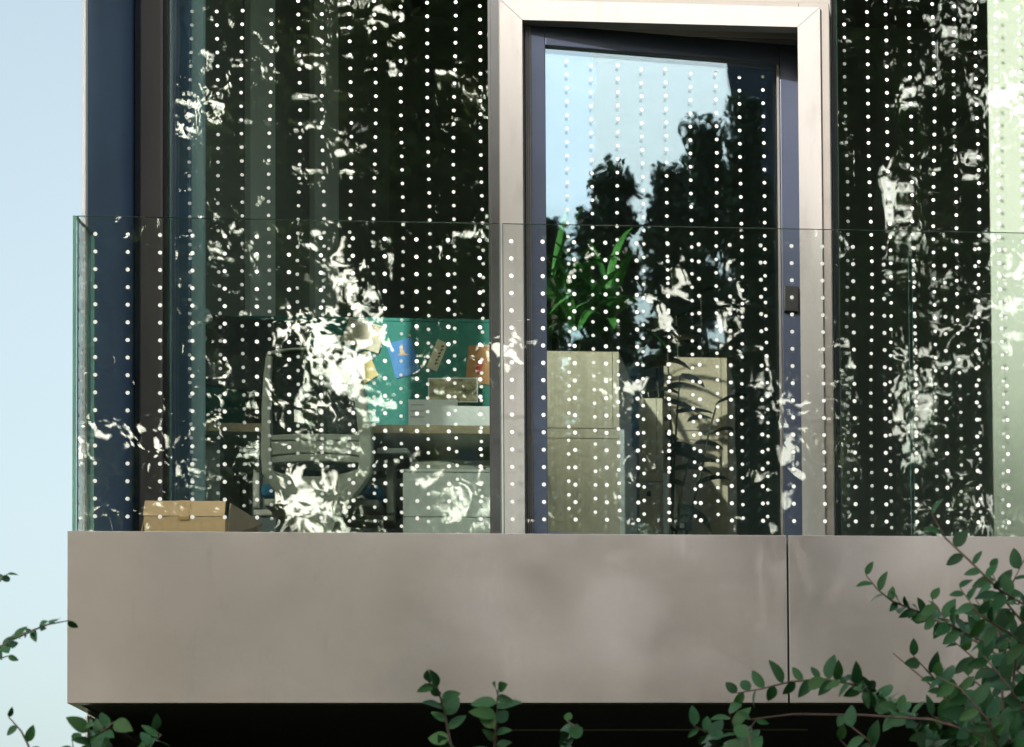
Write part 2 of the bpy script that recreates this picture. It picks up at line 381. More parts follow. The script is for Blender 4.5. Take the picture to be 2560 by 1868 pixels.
box('spandrel', (xa-.005, GY, zo+.024), (xd+.03, GY+.06, ZTOP), M['frame_side'], bld)
# dark posts either side
box('mullion', (xw1+.013, GY-.06, zs), (xa-.007, GY+.1, ZTOP), M['gasket'], bld)
box('mullion', (xd+.032, GY-.06, zs), (xr0-.013, GY+.1, ZTOP), M['navy'], bld)

# door leaf, opened inwards about its left side
HX, HY, ANG = X(1316, .79), .79, math.radians(9.5)
U = Vector((math.cos(ANG), math.sin(ANG), 0)); Wn = Vector((math.sin(ANG), -math.cos(ANG), 0))    # along / outwards
def dl(u, o, z): return Vector((HX, HY, 0)) + U*u + Wn*o + Vector((0, 0, z))
zl = Z(1316, 57, .79); WL = .93; zb_ = ZF+.01
def lbox(mb, u0, u1, o0, o1, z0, z1, mi=0):
    c = [dl(u, o, z) for z in (z0, z1) for u, o in ((u0, o0), (u1, o0), (u1, o1), (u0, o1))]
    mb.add(c, [(0, 3, 2, 1), (4, 5, 6, 7), (0, 1, 5, 4), (1, 2, 6, 5), (2, 3, 7, 6), (3, 0, 4, 7)], mi)
f = MB(); st = .068
lbox(f, 0, st, 0, -.07, zb_, zl); lbox(f, WL-st, WL, 0, -.07, zb_, zl)
lbox(f, st, WL-st, 0, -.07, zl-.072, zl); lbox(f, st, WL-st, 0, -.07, zb_, zb_+.08)
door = kid(f.build('door', M['sash'], None, .003), bld)
for k in range(3):
    f = MB(); lbox(f, .002+k*.0065, .0055+k*.0065, .0005, .005, zb_, zl-.004); kid(f.build('seal_rib', M['frame_side'], None), door)
f = MB(); lbox(f, WL-st-.012, WL-st-.004, .0005, .006, zb_+.08, zl-.076); kid(f.build('glazing_bead', M['frame_side'], None), door)
f = MB(); lbox(f, st-.001, WL-st+.001, -.02, -.044, zb_+.079, zl-.071); kid(f.build('pane', M['door_glass'], None), door)
cols = [(st+.072+i*.0835, (-.009 if i % 2 else .0), i*1.7) for i in range(9)]
rows = [zl-.115-i*.0470 for i in range(int((zl-.115-zb_-.1)/.047))]
dots('dot_pattern', lambda u, v: dl(u, -.02, v), cols, rows, .006, door, .0025)
hz = Z(1978, 766, 1.02)
f = MB(); lbox(f, WL-.062, WL-.012, .0006, .016, hz-.045, hz+.045); kid(f.build('latch_plate', M['gasket'], None, .003), door)
for zz in (zb_+.25, zl-.35):
    f = MB(); f.tube([dl(-.006, .006, zz), dl(-.006, .006, zz+.09)], .008); kid(f.build('hinge', M['gasket'], None), door)

# ------------------------------------------------------------------ glass railing
rail = thing('glass_railing', 'frameless glass balcony railing printed with rows of white dots', 'railing', (1.5, 0, Z0))
PT = .0125
j1, j2 = X(1254, 0, 900), X(2278, 0, 900)
pl = X(181, 0, 900)
pxs = [(pl+.0135, j1-.004), (j1+.004, j2-.005), (j2+.005, 4.3), (4.31, 5.6)]
rowz = [ZT-.0575-i*.0553 for i in range(18)]
ux = X(238, 0, 900); U0 = []
x = ux
while x < 5.5: U0.append(x); x += .0968
for a, b in pxs:
    pn = pane('pane', (a, 0, Z0-.1), (b, PT, ZT), M['rail'], rail)
    dots('dot_pattern', lambda u, v: Vector((u, 0, v)), [(q, 0, 0) for q in U0 if a+.004 < q < b-.004], rowz, .0064, pn)
pn = pane('pane', (pl, 0, Z0-.1), (pl+PT, .20, ZT), M['rail'], rail)
dots('dot_pattern', lambda u, v: Vector((pl, u, v)), [(.07, 0, 0), (.15, 0, 0)], rowz, .0064, pn)
box('clamp_channel', (pl-.01, -.012, Z0-.14), (XR, .03, Z0-.012), M['frame_side'], rail)

# ------------------------------------------------------------------ cardboard box on the balcony
by = .30; b0 = at(360, 1250, by); b1 = at(563, 1250, by); zf_ = Z0-.06
cb = thing('cardboard_box', 'open brown cardboard box with packing tape, standing behind the railing', 'box', ((b0.x+b1.x)/2, by, zf_))
bd = .30; bzt = Z(460, 1291, by); zt2 = Z(460, 1249, by)
bx0, bx1 = b0.x, b1.x
t_ = .004
box('side', (bx0, by, zf_), (bx1, by+t_, bzt), M['card'], cb, .001)
box('side', (bx0, by+bd, zf_), (bx1, by+bd+t_, bzt), M['card'], cb, .001)
box('side', (bx0, by+t_, zf_), (bx0+t_, by+bd, bzt), M['card'], cb, .001)
box('side', (bx1-t_, by+t_, zf_), (bx1, by+bd, bzt), M['card'], cb, .001)
box('base', (bx0+t_, by+t_, zf_+.001), (bx1-t_, by+bd, zf_+.006), M['card'], cb, 0)
poly('flap', [(bx0-.003, by-.002, bzt+.001), (bx1-.002, by-.002, bzt+.001), (bx1-.003, by+.02, zt2), (bx0-.002, by+.02, zt2)], (0, .004, 0), M['card'], cb)
poly('flap', [(bx1, by+.02, bzt-.06), (bx1, by+.28, bzt-.06), (bx1+.055, by+.27, zt2-.02), (bx1+.003, by+.05, zt2)], (.004, 0, 0), M['card_in'], cb)
poly('flap', [(bx0-.001, by+.02, bzt), (bx0-.001, by+.28, bzt), (bx0-.025, by+.26, bzt-.09), (bx0-.025, by+.04, bzt-.09)], (-.004, 0, 0), M['card_in'], cb)
xm = X(460, by, 1270); tw = .0165
poly('tape', [(xm-tw, by-.0035, bzt-.012), (xm+tw, by-.0035, bzt-.012), (xm+tw, by-.0022, bzt), (xm+tw, by+.0185, zt2+.001), (xm-tw, by+.0185, zt2+.001), (xm-tw, by-.0022, bzt)], (0, -.0006, 0), M['tape'], cb)

# ------------------------------------------------------------------ desk and what is on it
DY0, DY1 = 1.90, 2.55
dzb, dzt = Z(1000, 1083, DY0), Z(1000, 1062, DY0)
dx0, dx1 = X(478, DY0, 1060), X(1285, DY0, 1060)
desk = thing('desk', 'office desk with pale top and wooden front edge, behind the grey chair', 'desk', ((dx0+dx1)/2, 2.2, ZF))
box('top', (dx0, DY0+.008, dzb), (dx1, DY1, dzt+.0005), M['white_lam'], desk)
box('front_edge', (dx0, DY0, dzb), (dx1, DY0+.0075, dzt), M['desk_edge'], desk, .001)
box('cable_tray', (dx0+.1, DY0+.2, dzb-.10), (dx1-.05, DY0+.32, dzb-.055), M['grey_lam'], desk)
for q in (dx0+.03, dx1-.09):
    for yq in (DY0+.06, DY1-.12): box('leg', (q, yq, ZF), (q+.06, yq+.06, dzb), M['grey_lam'], desk)

SY = 2.50
scr = thing('desk_screen', 'green felt pinboard screen standing along the back of the desk', 'pinboard', (.8, SY, dzt))
sx0, sx1 = X(470, SY, 900), X(1262, SY, 900)
szt = Z(1000, 795, SY)
box('panel', (sx0, SY, dzt+.001), (sx1, SY+.03, szt-.014), M['green'], scr, .003)
box('top_rail', (sx0, SY-.001, szt-.0138), (sx1, SY+.031, szt), M['green'], scr, .002)

def sheet(name, pts, mt, label, cat, Y=SY-.004, th=.0008, dy=.0):
    q = [at(x, y, Y) for x, y in pts]
    c = sum(q, Vector())/len(q)
    o = thing(name, label, cat, c)
    m = MB(); m.prism(q, (0, th, 0)); kid(m.build('sheet', M[mt]), o)
    return o
def dab(parent, name, pts, mt, Y, th=.0006):
    m = MB(); m.prism([at(x, y, Y) for x, y in pts], (0, -th, 0)); return kid(m.build(name, M[mt]), parent)
def pin(parent, x, y, Y):
    c = at(x, y, Y); m = MB(); m.tube([c, c+Vector((0, -.006, 0)), c+Vector((0, -.008, 0))], [.003, .006, .004], 10); kid(m.build('pin', M['brass'], smooth=True), parent)
def disc(cx, cy, r, n=10, sx=1, sy=1, rot=0):
    return [(cx+r*sx*math.cos(a)*math.cos(rot)-r*sy*math.sin(a)*math.sin(rot), cy+r*sx*math.cos(a)*math.sin(rot)+r*sy*math.sin(a)*math.cos(rot)) for a in [2*math.pi*k/n for k in range(n)]]
o = sheet('notepad_sheet', [(875, 793), (962, 817), (946, 884), (852, 853)], 'paper', 'tilted buff notepad sheet with punched holes pinned to the green screen', 'paper', SY-.008)
for k in range(13):
    t = .06+k*.073; cx, cy = 875+87*t, 796+24*t+1.5
    dab(o, 'hole', disc(cx-.8, cy+1.5, 1.6, 6), 'ink', SY-.008)
pin(o, 917, 808, SY-.008)
o = sheet('torn_note', [(895, 883), (926, 878), (929, 889), (933, 898), (915, 903), (899, 909)], 'paper_w', 'small torn grey-white slip between the notepad sheet and the yellow note', 'paper', SY-.006)
pin(o, 914, 883, SY-.006)
o = sheet('yellow_note', [(893, 905), (929, 899), (946, 937), (910, 961)], 'paper_y', 'yellow note pinned under the torn slip on the green screen', 'paper', SY-.005)
o = sheet('blue_card', [(966, 860), (1028, 843), (1049, 931), (990, 946)], 'paper_b', 'tilted bright blue picture card with a small tan figure', 'card')
dab(o, 'picture', [(994, 888), (1000, 884), (999, 868), (1003, 860), (1008, 863), (1008, 876), (1014, 884), (1022, 886), (1010, 889)], 'tan', SY-.004)
pin(o, 1025, 840, SY-.004)
o = sheet('bookmark', [(1094, 847), (1120, 860), (1092, 929), (1066, 918)], 'paper', 'narrow tan bookmark with dark scribble hanging aslant on the green screen', 'bookmark')
for k in range(6):
    cx, cy = 1106-3.6*k+(k % 2)*2, 866+8.5*k
    dab(o, 'scribble', [(cx-4, cy), (cx+3, cy-3), (cx+5, cy+3), (cx+1, cy+1), (cx-1, cy+5)], 'ink', SY-.004)
pin(o, 1094, 869, SY-.004)
o = sheet('orange_card', [(1172, 864), (1236, 862), (1234, 963), (1163, 955)], 'paper_o', 'orange-brown card with a small red motif beside the window mullion', 'card')
dab(o, 'motif', [(1196, 897), (1206, 899), (1210, 910), (1202, 918), (1205, 930), (1194, 936), (1190, 922), (1193, 910)], 'red', SY-.004)
o = sheet('landscape_print', [(1070, 945), (1195, 944), (1195, 1006), (1070, 1006)], 'paper_w', 'landscape photo print in brown and green with a thin white border', 'photograph', SY-.03)
dab(o, 'picture', [(1073, 948), (1192, 947), (1192, 1003), (1073, 1003)], 'photo', SY-.03, .0005)
o = sheet('paper_stack', [(1021, 999), (1143, 999), (1143, 1063), (1021, 1063)], 'paper_w', 'white sheets with ruled lines leaning upright on the desk', 'paper', SY-.10, .01)
for k in range(3): dab(o, 'rule', [(1026, 1012+k*15), (1060, 1012+k*15), (1060, 1013.3+k*15), (1026, 1013.3+k*15)], 'ink', SY-.10)
e0 = at(1081, 1014, SY-.25); e1 = at(1262, 1062, SY-.12)
o = tag(box('paper_carton', (e0.x, SY-.25, dzt+.001), (e1.x, SY-.13, e0.z), M['paper_w'], None, .003), 'plain white carton on the desk below the landscape photo print', 'carton')
o = thing('pen_tray', 'low grey pen tray lying on the desk', 'tray', at(1015, 1062, 2.05))
q0, q1 = X(983, 2.05, 1060), X(1048, 2.05, 1060)
box('base', (q0, 2.02, dzt+.001), (q1, 2.10, dzt+.012), M['grey_lam'], o); box('pen', (q0+.02, 2.05, dzt+.0125), (q1-.01, 2.058, dzt+.02), M['black'], o)

mon = thing('monitor', 'black computer monitor turned slightly, standing on the desk next to the jointed lamp', 'monitor', (X(630, 2.3), 2.3, dzt))
q = [at(496, 783, 2.15), at(757, 806, 2.38), at(757, 1000, 2.38), at(496, 1000, 2.15)]
q[3].z = q[2].z
poly('housing', q, (.02, .03, 0), M['black'], mon, .004)
c = at(630, 1000, 2.28); box('stand', (c.x-.03, c.y+.02, dzt+.013), (c.x+.03, c.y+.035, c.z+.05), M['black'], mon)
box('foot', (c.x-.12, c.y-.07, dzt+.001), (c.x+.12, c.y+.11, dzt+.012), M['black'], mon)

lp = thing('desk_lamp', 'pale blue jointed desk lamp beside the black monitor', 'lamp', at(497, 1058, 2.0))
LYY = 1.98
m = MB(); c = at(497, 1050, LYY); c.z = dzt+.001
m.tube([c, c+Vector((0, 0, .014))], [.045, .04], 20); kid(m.build('base', M['lamp'], smooth=False), lp)
for dx in (-6, 6):
    m = MB(); m.tube([at(494+dx, 1046, LYY+.01*dx/6), at(507+dx*.6, 846, LYY+.01*dx/6)], .0055); kid(m.build('lower_arm', M['lamp'], smooth=True), lp)
m = MB(); m.tube([at(508, 846, LYY-.02), at(508, 846, LYY+.02)], .014, 12); kid(m.build('elbow', M['lamp'], smooth=True), lp)
for dx in (-4, 4):
    m = MB(); m.tube([at(508+dx, 846, LYY-.012), at(481+dx, 776, LYY-.012)], .0045); kid(m.build('upper_arm', M['lamp'], smooth=True), lp)
m = MB(); m.tube([at(474, 768, LYY), at(484, 778, LYY), at(498, 792, LYY-.01), at(500, 800, LYY-.012)], [.012, .022, .045, .047], 16); kid(m.build('shade', M['lamp'], smooth=True), lp)

# ------------------------------------------------------------------ pedestals, cabinets
def pedestal(label, p0, p1, ptop, Y, depth, gaps):
    x0, x1 = X(p0, Y, 1200), X(p1, Y, 1200); zt = Z((p0+p1)/2, ptop, Y)
    o = thing('drawer_pedestal', label, 'cabinet', ((x0+x1)/2, Y, ZF))
    box('carcass', (x0, Y+.02, ZF), (x1, Y+depth, zt-.001), M['grey_lam'], o)
    zs = [zt]+[Z((p0+p1)/2, g_, Y) for g_ in gaps]+[ZF+.03]
    for a, b in zip(zs[:-1], zs[1:]): box('drawer_front', (x0, Y, b+.0016), (x1, Y+.0195, a-.0016), M['white_lam'], o, .001)
    return zt, x0, x1
zt, x0, x1 = pedestal('white drawer pedestal under the desk carrying a flat grey device', 1007, 1270, 1172, 1.72, .5, (1181, 1293))
o = thing('scanner', 'flat grey scanner lying on the white drawer pedestal', 'scanner', ((x0+x1)/2, 1.9, zt))
m = MB(); y0, y1 = 1.76, 2.1
pr = [(x0+.02, zt+.001), (x0+.012, zt+.012), (x0+.03, zt+.034), (x0+.15, zt+.036), (x0+.20, zt+.022), (x1-.03, zt+.020), (x1-.03, zt+.001)]
m.prism([(a, y0, b) for a, b in pr], (0, y1-y0, 0)); kid(m.build('body', M['chair'], None, .003), o)
box('button_panel', (x1-.11, y0-.003, zt+.004), (x1-.04, y0, zt+.016), M['black'], o, 0)
box('label_plate', (x1-.085, y0-.0045, zt+.007), (x1-.065, y0-.0032, zt+.013), M['paper_w'], o, 0)
pedestal('narrow white pedestal beneath the jointed desk lamp', 470, 538, 1150, 2.02, .4, (1250,))

def cabinet(label, p0, p1, ptop, psplit, Y, depth, over, side_px, dark=False):
    """tall birch cupboard: upper unit set on a lower one, with its pale right-hand edge strip"""
    x0, x1 = X(p0, Y, 1000), X(p1, Y, 1000); zt = Z((p0+p1)/2, ptop, Y); zm = Z((p0+p1)/2, psplit, Y); xs = X(side_px, Y, 1000)
    face = M['birch_dark'] if dark else M['birch']  # darker fronts hold the dim light of the room in their colour
    o = thing('storage_cabinet', label, 'cabinet', ((x0+x1)/2, Y, ZF))
    box('upper_carcass', (x0, Y+.02, zm), (x1, Y+depth, zt), M['birch_dark'], o)
    box('lower_carcass', (x0, Y+.02, ZF), (xs, Y+depth, zm-.002), M['birch_dark'], o)
    box('upper_door', (x0, Y, zm+.003), (x1-.025, Y+.0195, zt-.001), face, o, .001)
    box('stile', (x1-.0235, Y, zm+.003), (x1, Y+.0195, zt-.001), face, o, .001)
    box('rail', (x0, Y, zm-.036), (x1, Y+.0195, zm), face, o, .001)
    box('lower_door', (x0, Y-.001, ZF+.03), (x1, Y+.0195, zm-.039), face, o, .001)
    if over: box('edge_strip', (x1+.001, Y-.012, ZF), (xs, Y+.019, zm-.004), M['white_lam'], o, .001)
    return o, x0, x1
cabinet('tall pale birch cabinet under the green palm leaves', 1360, 1548, 878, 1072, 2.15, .45, True, 1561)
o, x0, x1 = cabinet('narrow birch cabinet with a key hanging from its lever handle', 1597, 1656, 995, 1181, 2.62, .45, True, 1669)
c = at(1600, 1216, 2.60)
m = MB(); m.tube([c+Vector((-.02, -.01, 0)), c+Vector((.03, -.03, .001)), c+Vector((.055, -.03, -.002))], [.009, .009, .011], 8); kid(m.build('handle', M['steel'], smooth=True), o)
kc = at(1622, 1236, 2.57); m = MB(); m.prism([kc+Vector((-.008, 0, .012)), kc+Vector((.008, 0, .012)), kc+Vector((.009, 0, -.008)), kc+Vector((-.009, 0, -.008))], (0, .004, 0))
k = m.build('key', M['black']); kid(k, o)
m = MB(); m.prism([kc+Vector((-.002, .001, -.008)), kc+Vector((.002, .001, -.008)), kc+Vector((.002, .001, -.03)), kc+Vector((-.002, .001, -.03))], (0, .002, 0)); kid(m.build('key_blade', M['steel']), o)
cabinet('birch cabinet with dim light painted into its fronts, behind the orchid, below the dark leafy plant', 1660, 1818, 893, 1078, 3.15, .45, False, 1821, True)
lk = thing('door_lock', 'small black lock case with a pale plate on the glass partition', 'lock', at(1716, 1316, 1.9))
c = at(1703, 1316, 1.9); box('case', (c.x-.02, 1.89, c.z-.014), (c.x+.04, 1.91, c.z+.014), M['black'], lk); box('plate', (c.x-.004, 1.886, c.z-.009), (c.x+.012, 1.8895, c.z+.009), M['room_white'], lk, 0)
gpx = X(1691, 1.92, 1200)
o = thing('glass_partition', 'clear glass partition edge beside the narrow birch cabinet', 'partition', (gpx, 2.0, ZF))
kid(pane('pane', (gpx, 1.92, ZF), (X(1722, 1.92, 1200), 1.93, Z(1700, 1206, 1.92)), M['rail'], o), o)

# ------------------------------------------------------------------ office chair, seen from behind
CY = 1.60
ch = thing('office_chair', 'grey-beige swivel office chair with dark mesh back and blue seat, seen from behind', 'chair', (X(790, 1.85), 1.85, ZF))
def ribbon(name, cl, wd, Y, th, mt, yoff=None, sm=True, bev=.006):
    """flat bar following pixel centre-line cl with pixel widths wd"""
    m = MB(); n = len(cl); vs = []
    for i, (x, y) in enumerate(cl):
        x2, y2 = cl[min(i+1, n-1)]; x1_, y1_ = cl[max(i-1, 0)]
        dx, dy = x2-x1_, y2-y1_; l = math.hypot(dx, dy); nx, ny = -dy/l, dx/l; h = wd[i]/2
        yy = Y+(yoff[i] if yoff else 0)
        a = at(x+nx*h, y+ny*h, yy); b = at(x-nx*h, y-ny*h, yy)
        vs += [a, b, b+Vector((0, th, 0)), a+Vector((0, th, 0))]
    fs = [(0, 1, 2, 3), (4*n-1, 4*n-2, 4*n-3, 4*n-4)]
    for i in range(n-1):
        for k in range(4): fs.append((4*i+k, 4*i+4+k, 4*i+4+(k+1) % 4, 4*i+(k+1) % 4))
    m.add(vs, fs); o = m.build(name, mt, None, bev, smooth=False, seg=3); return kid(o, ch)
ribbon('back_frame', [(672, 888), (667, 940), (664, 1000), (664, 1080), (663, 1140), (668, 1180), (690, 1212), (716, 1245), (733, 1290), (748, 1345)],
       [16, 19, 21, 24, 26, 28, 28, 27, 26, 26], CY, .045, M['chair'], [.03, .02, .01, .0, -.01, -.015, -.01, 0, .03, .06])
ribbon('back_frame', [(884, 886), (890, 930), (897, 980), (905, 1040), (912, 1090), (914, 1140), (909, 1180), (885, 1215), (858, 1250), (842, 1290), (828, 1345)],
       [20, 22, 25, 29, 33, 34, 33, 31, 29, 27, 26], CY, .045, M['chair'], [.03, .02, .01, .0, 0, -.01, -.015, -.01, 0, .03, .06])
ribbon('top_rail', [(667, 889), (680, 880), (720, 873), (778, 870), (836, 872), (872, 878), (888, 888)], [10, 7, 6, 6, 7, 10, 14], CY+.03, .025, M['chair'], bev=.002)
pts = [(676, 882), (720, 876), (778, 873), (836, 875), (874, 882), (882, 960), (892, 1060), (896, 1090), (676, 1090), (672, 1000)]
m = MB(); m.prism([at(x, y, CY+.045) for x, y in pts], (0, .006, 0)); kid(m.build('back_mesh', M['mesh']), ch)
# lumbar panel in three strips with open slots between
def strip(name, top, bot, Y, th, mt):
    m = MB(); n = len(top); vs = [at(x, y, Y) for x, y in top]+[at(x, y, Y) for x, y in bot]
    vs += [v+Vector((0, th, 0)) for v in vs]; N = 2*n; fs = []
    for i in range(n-1):
        fs += [(i, i+1, n+i+1, n+i), (N+i, N+n+i, N+n+i+1, N+i+1), (i, N+i, N+i+1, i+1), (n+i, n+i+1, N+n+i+1, N+n+i)]
    fs += [(0, n, N+n, N), (n-1, N+n-1, N+2*n-1, 2*n-1)]
    m.add(vs, fs); return kid(m.build(name, mt, None, .003), ch)
xs = [675, 705, 745, 790, 835, 868, 900]
def arc(y, sag): return [(x, y - sag*(1-((x-788)/112)**2)) for x in xs]
strip('lumbar_strip', arc(1088, 4), arc(1101.5, 2), CY+.012, .02, M['chair'])
strip('lumbar_strip', arc(1104.5, 2), arc(1139, 8), CY+.008, .02, M['chair'])
strip('lumbar_strip', arc(1142.5, 8), arc(1158, 5), CY+.004, .02, M['chair'])
strip('lower_shell', [(672, 1172), (705, 1184), (745, 1190), (790, 1191), (835, 1188), (868, 1181), (905, 1168)],
      [(708, 1232), (730, 1290), (748, 1340), (788, 1342), (826, 1340), (842, 1296), (872, 1228)], CY+.01, .025, M['chair'])
for (pad, post_, foot) in (((600, 654, 1124, 1136), (633, 651, 1136, 1272), (633, 720, 1272, 1290)), ((944, 1022, 1122, 1138), (966, 986, 1138, 1286), (880, 986, 1286, 1302))):
    a = at(pad[0], pad[2], CY+.12); b = at(pad[1], pad[3], CY+.12); m = MB(); m.box((a.x, CY+.10, b.z), (b.x, CY+.36, a.z)); kid(m.build('armrest', M['grey_lam'], None, .006), ch)
    a = at(post_[0], post_[2], CY+.2); b = at(post_[1], post_[3], CY+.2); m = MB(); m.box((a.x, CY+.19, b.z), (b.x, CY+.25, a.z-.001)); kid(m.build('arm_post', M['chair'], None, .008), ch)
    a = at(foot[0], foot[2], CY+.2); b = at(foot[1], foot[3], CY+.2); m = MB(); m.box((a.x, CY+.20, b.z), (b.x, CY+.24, a.z-.001)); kid(m.build('arm_bracket', M['chair'], None, .006), ch)
a = at(655, 1212, CY+.12); b = at(955, 1250, CY+.12)
m = MB(); m.box((a.x, CY+.09, b.z), (b.x, CY+.52, a.z)); kid(m.build('seat', M['seat'], None, .02, seg=4), ch)
m = MB(); m.box((a.x+.01, CY+.1, b.z-.03), (b.x-.01, CY+.5, b.z-.001)); kid(m.build('seat_pan', M['chair'], None, .008), ch)
cc = Vector(((a.x+b.x)/2, CY+.3, ZF)); m = MB(); m.tube([cc+Vector((0, 0, .07)), cc+Vector((0, 0, b.z-.03-ZF))], .028, 12); kid(m.build('gas_lift', M['black'], smooth=True), ch)
for k in range(5):
    an = 2*math.pi*k/5+.3; d = Vector((math.cos(an), math.sin(an), 0))
    m = MB(); m.tube([cc+d*.02+Vector((0, 0, .09)), cc+d*.28+Vector((0, 0, .062))], [.022, .015], 8); kid(m.build('base_leg', M['chair'], smooth=True), ch)
    m = MB(); s_ = d.cross(Vector((0, 0, 1))); m.tube([cc+d*.28+s_*-.02+Vector((0, 0, .03)), cc+d*.28+s_*.02+Vector((0, 0, .03))], .03, 14); kid(m.build('caster', M['black'], smooth=True), ch)

# ------------------------------------------------------------------ house plants
def blade(m, base, d, L_, wd, droop, n=7, fold=.25):
    d = Vector(d).normalized(); sd_ = d.cross(Vector((0, 0, 1)))
    if sd_.length < .05: sd_ = Vector((1, 0, 0))
    sd_.normalize(); p = Vector(base); o = len(m.v); cur = d.copy()
    for i in range(n+1):
        t = i/n; hw = wd*.5*(math.sin(math.pi*min(1, .18+.82*t))**.7 if t < 1 else 0) * (1 if t < .95 else .2)
        up = sd_.cross(cur)
        m.v += [tuple(p-sd_*hw+up*hw*fold), tuple(p), tuple(p+sd_*hw+up*hw*fold)]
        cur = (cur+Vector((0, 0, -droop/n))).normalized(); p = p+cur*(L_/n)
    for i in range(n):
        for k in (0, 1): m.f.append((o+3*i+k, o+3*i+k+1, o+3*i+4+k, o+3*i+3+k)); m.m.append(0)
def pot(parent, c, r, h, top=None):
    m = MB(); m.tube([c, c+Vector((0, 0, h*.98)), c+Vector((0, 0, h))], [r*.8, r, r*1.05], 20); kid(m.build('pot', M['pot'], smooth=True), parent)
    m = MB(); m.tube([c+Vector((0, 0, h+.0005)), c+Vector((0, 0, h+.004))], r*.92, 16); kid(m.build('soil', M['soil']), parent)
rp_ = random.Random(11)
base = at(1440, 820, 2.75); pb = Vector((base.x, 2.80, ZF))
pl_ = thing('palm_plant', 'tall green dragon palm with long arching sword leaves behind the birch cabinet', 'plant', pb)
pot(pl_, pb, .15, .3)
for dx, top in ((-.10, (1385, 700)), (.0, (1440, 800)), (.09, (1520, 750))):
    tp = at(top[0], top[1], 2.8); m = MB()
    m.tube([pb+Vector((dx*.4, 0, .3)), (pb+Vector((dx, 0, .3))).lerp(tp, .5)+Vector((.02, 0, 0)), tp], [.022, .018, .014], 8); kid(m.build('stem', M['stem'], smooth=True), pl_)
    for k in range(22):
        an = rp_.uniform(0, 2*math.pi); el = rp_.uniform(.05, 1.3)
        d = (math.cos(an)*math.cos(el), math.sin(an)*math.cos(el)*.8-.1, math.sin(el))
        m = MB(); blade(m, tp+Vector((0, 0, rp_.uniform(-.12, .04))), d, rp_.uniform(.24, .40), rp_.uniform(.028, .045), rp_.uniform(.5, 1.6)); kid(m.build('leaf', M['yucca'], smooth=True), pl_)
def leafy(name, label, px, py, Y, stems, matl, lw, ll, floor_z, rr, cat='plant', nl=12):
    b = at(px, py, Y); b.z = floor_z; o = thing(name, label, cat, b); pot(o, b, .11, .2)
    for (sx, sy) in stems:
        tp = at(sx, sy, Y+rr.uniform(-.08, .08)); st_ = b+Vector((0, 0, .2)); mid = st_.lerp(tp, .55)+Vector((rr.uniform(-.03, .03), 0, .05))
        path = [st_, st_.lerp(mid, .5), mid, mid.lerp(tp, .55)+Vector((0, 0, .02)), tp]
        m = MB(); m.tube(path, [.007, .006, .005, .004, .003], 6); kid(m.build('stem', M['stem'], smooth=True), o)
        for k in range(nl):
            t = .35+.65*k/(nl-1); i = min(3, int(t*4)); p = path[i].lerp(path[i+1], t*4-i)
            sd_ = 1 if k % 2 else -1
            d = Vector((sd_*.8+rr.uniform(-.3, .3), rr.uniform(-.7, .5), rr.uniform(-.1, .7)))
            m = MB(); blade(m, p, d, ll*rr.uniform(.7, 1.2), lw*rr.uniform(.8, 1.2), rr.uniform(.3, 1.0), 5); kid(m.build('leaf', matl, smooth=True), o)
    return o
zcab = Z(1740, 893, 3.15)
leafy('leafy_plant', 'dark potted plant with paired pointed leaves against the dim back wall', 1745, 900, 3.45, [(1690, 790), (1752, 735), (1800, 770), (1775, 830)], M['dleaf'], .035, .13, ZF, rp_)
ob = at(1668, 1050, 2.5)
leafy('orchid', 'dark broad-leaved orchid in front of the shade-toned birch cabinet', 1672, 1140, 2.75, [(1640, 905), (1700, 940), (1792, 1010), (1735, 1110), (1668, 860)], M['dleaf'], .085, .15, ZF, rp_, nl=6)

# ------------------------------------------------------------------ shrubs in front of the balcony
def leaf_mesh(seed):
    r = random.Random(seed); m = MB(); L_, W_ = 1.0, r.uniform(.52, .62); n = 6
    for i in range(n+1):
        t = i/n; hw = W_*.5*(math.sin(math.pi*t**.8)**.75); z = -.18*t*t; o = .12*math.sin(math.pi*t)
        m.v += [(-hw, L_*t, z+o*.6), (0, L_*t, z), (hw, L_*t, z+o*.6)]
    for i in range(n):
        for k in (0, 1): m.f.append((3*i+k, 3*i+k+1, 3*i+4+k, 3*i+3+k)); m.m.append(0)
    me = bpy.data.meshes.new('leaf'); me.from_pydata(m.v, [], m.f); me.materials.append(M['shrub_leaf'])
    me.polygons.foreach_set('use_smooth', [True]*len(m.f)); return me
LM = [leaf_mesh(i) for i in range(5)]
def put_leaf(p, d, size, parent, r):
    d = Vector(d).normalized()
    nrm = Vector((r.uniform(-.6, .6), -1+r.uniform(-.3, .6), r.uniform(-.2, .9))); x = d.cross(nrm)
    if x.length < .05: x = Vector((1, 0, 0))
    x.normalize(); z = x.cross(d)
    o = bpy.data.objects.new('leaf', r.choice(LM)); C.objects.link(o)
    mw = Matrix(((x.x, d.x, z.x, p[0]), (x.y, d.y, z.y, p[1]), (x.z, d.z, z.z, p[2]), (0, 0, 0, 1))) @ Matrix.Scale(size, 4)
    o.parent = parent; o.matrix_basis = Matrix.Translation(-parent.parent.location) @ mw if parent.parent else mw
    return o
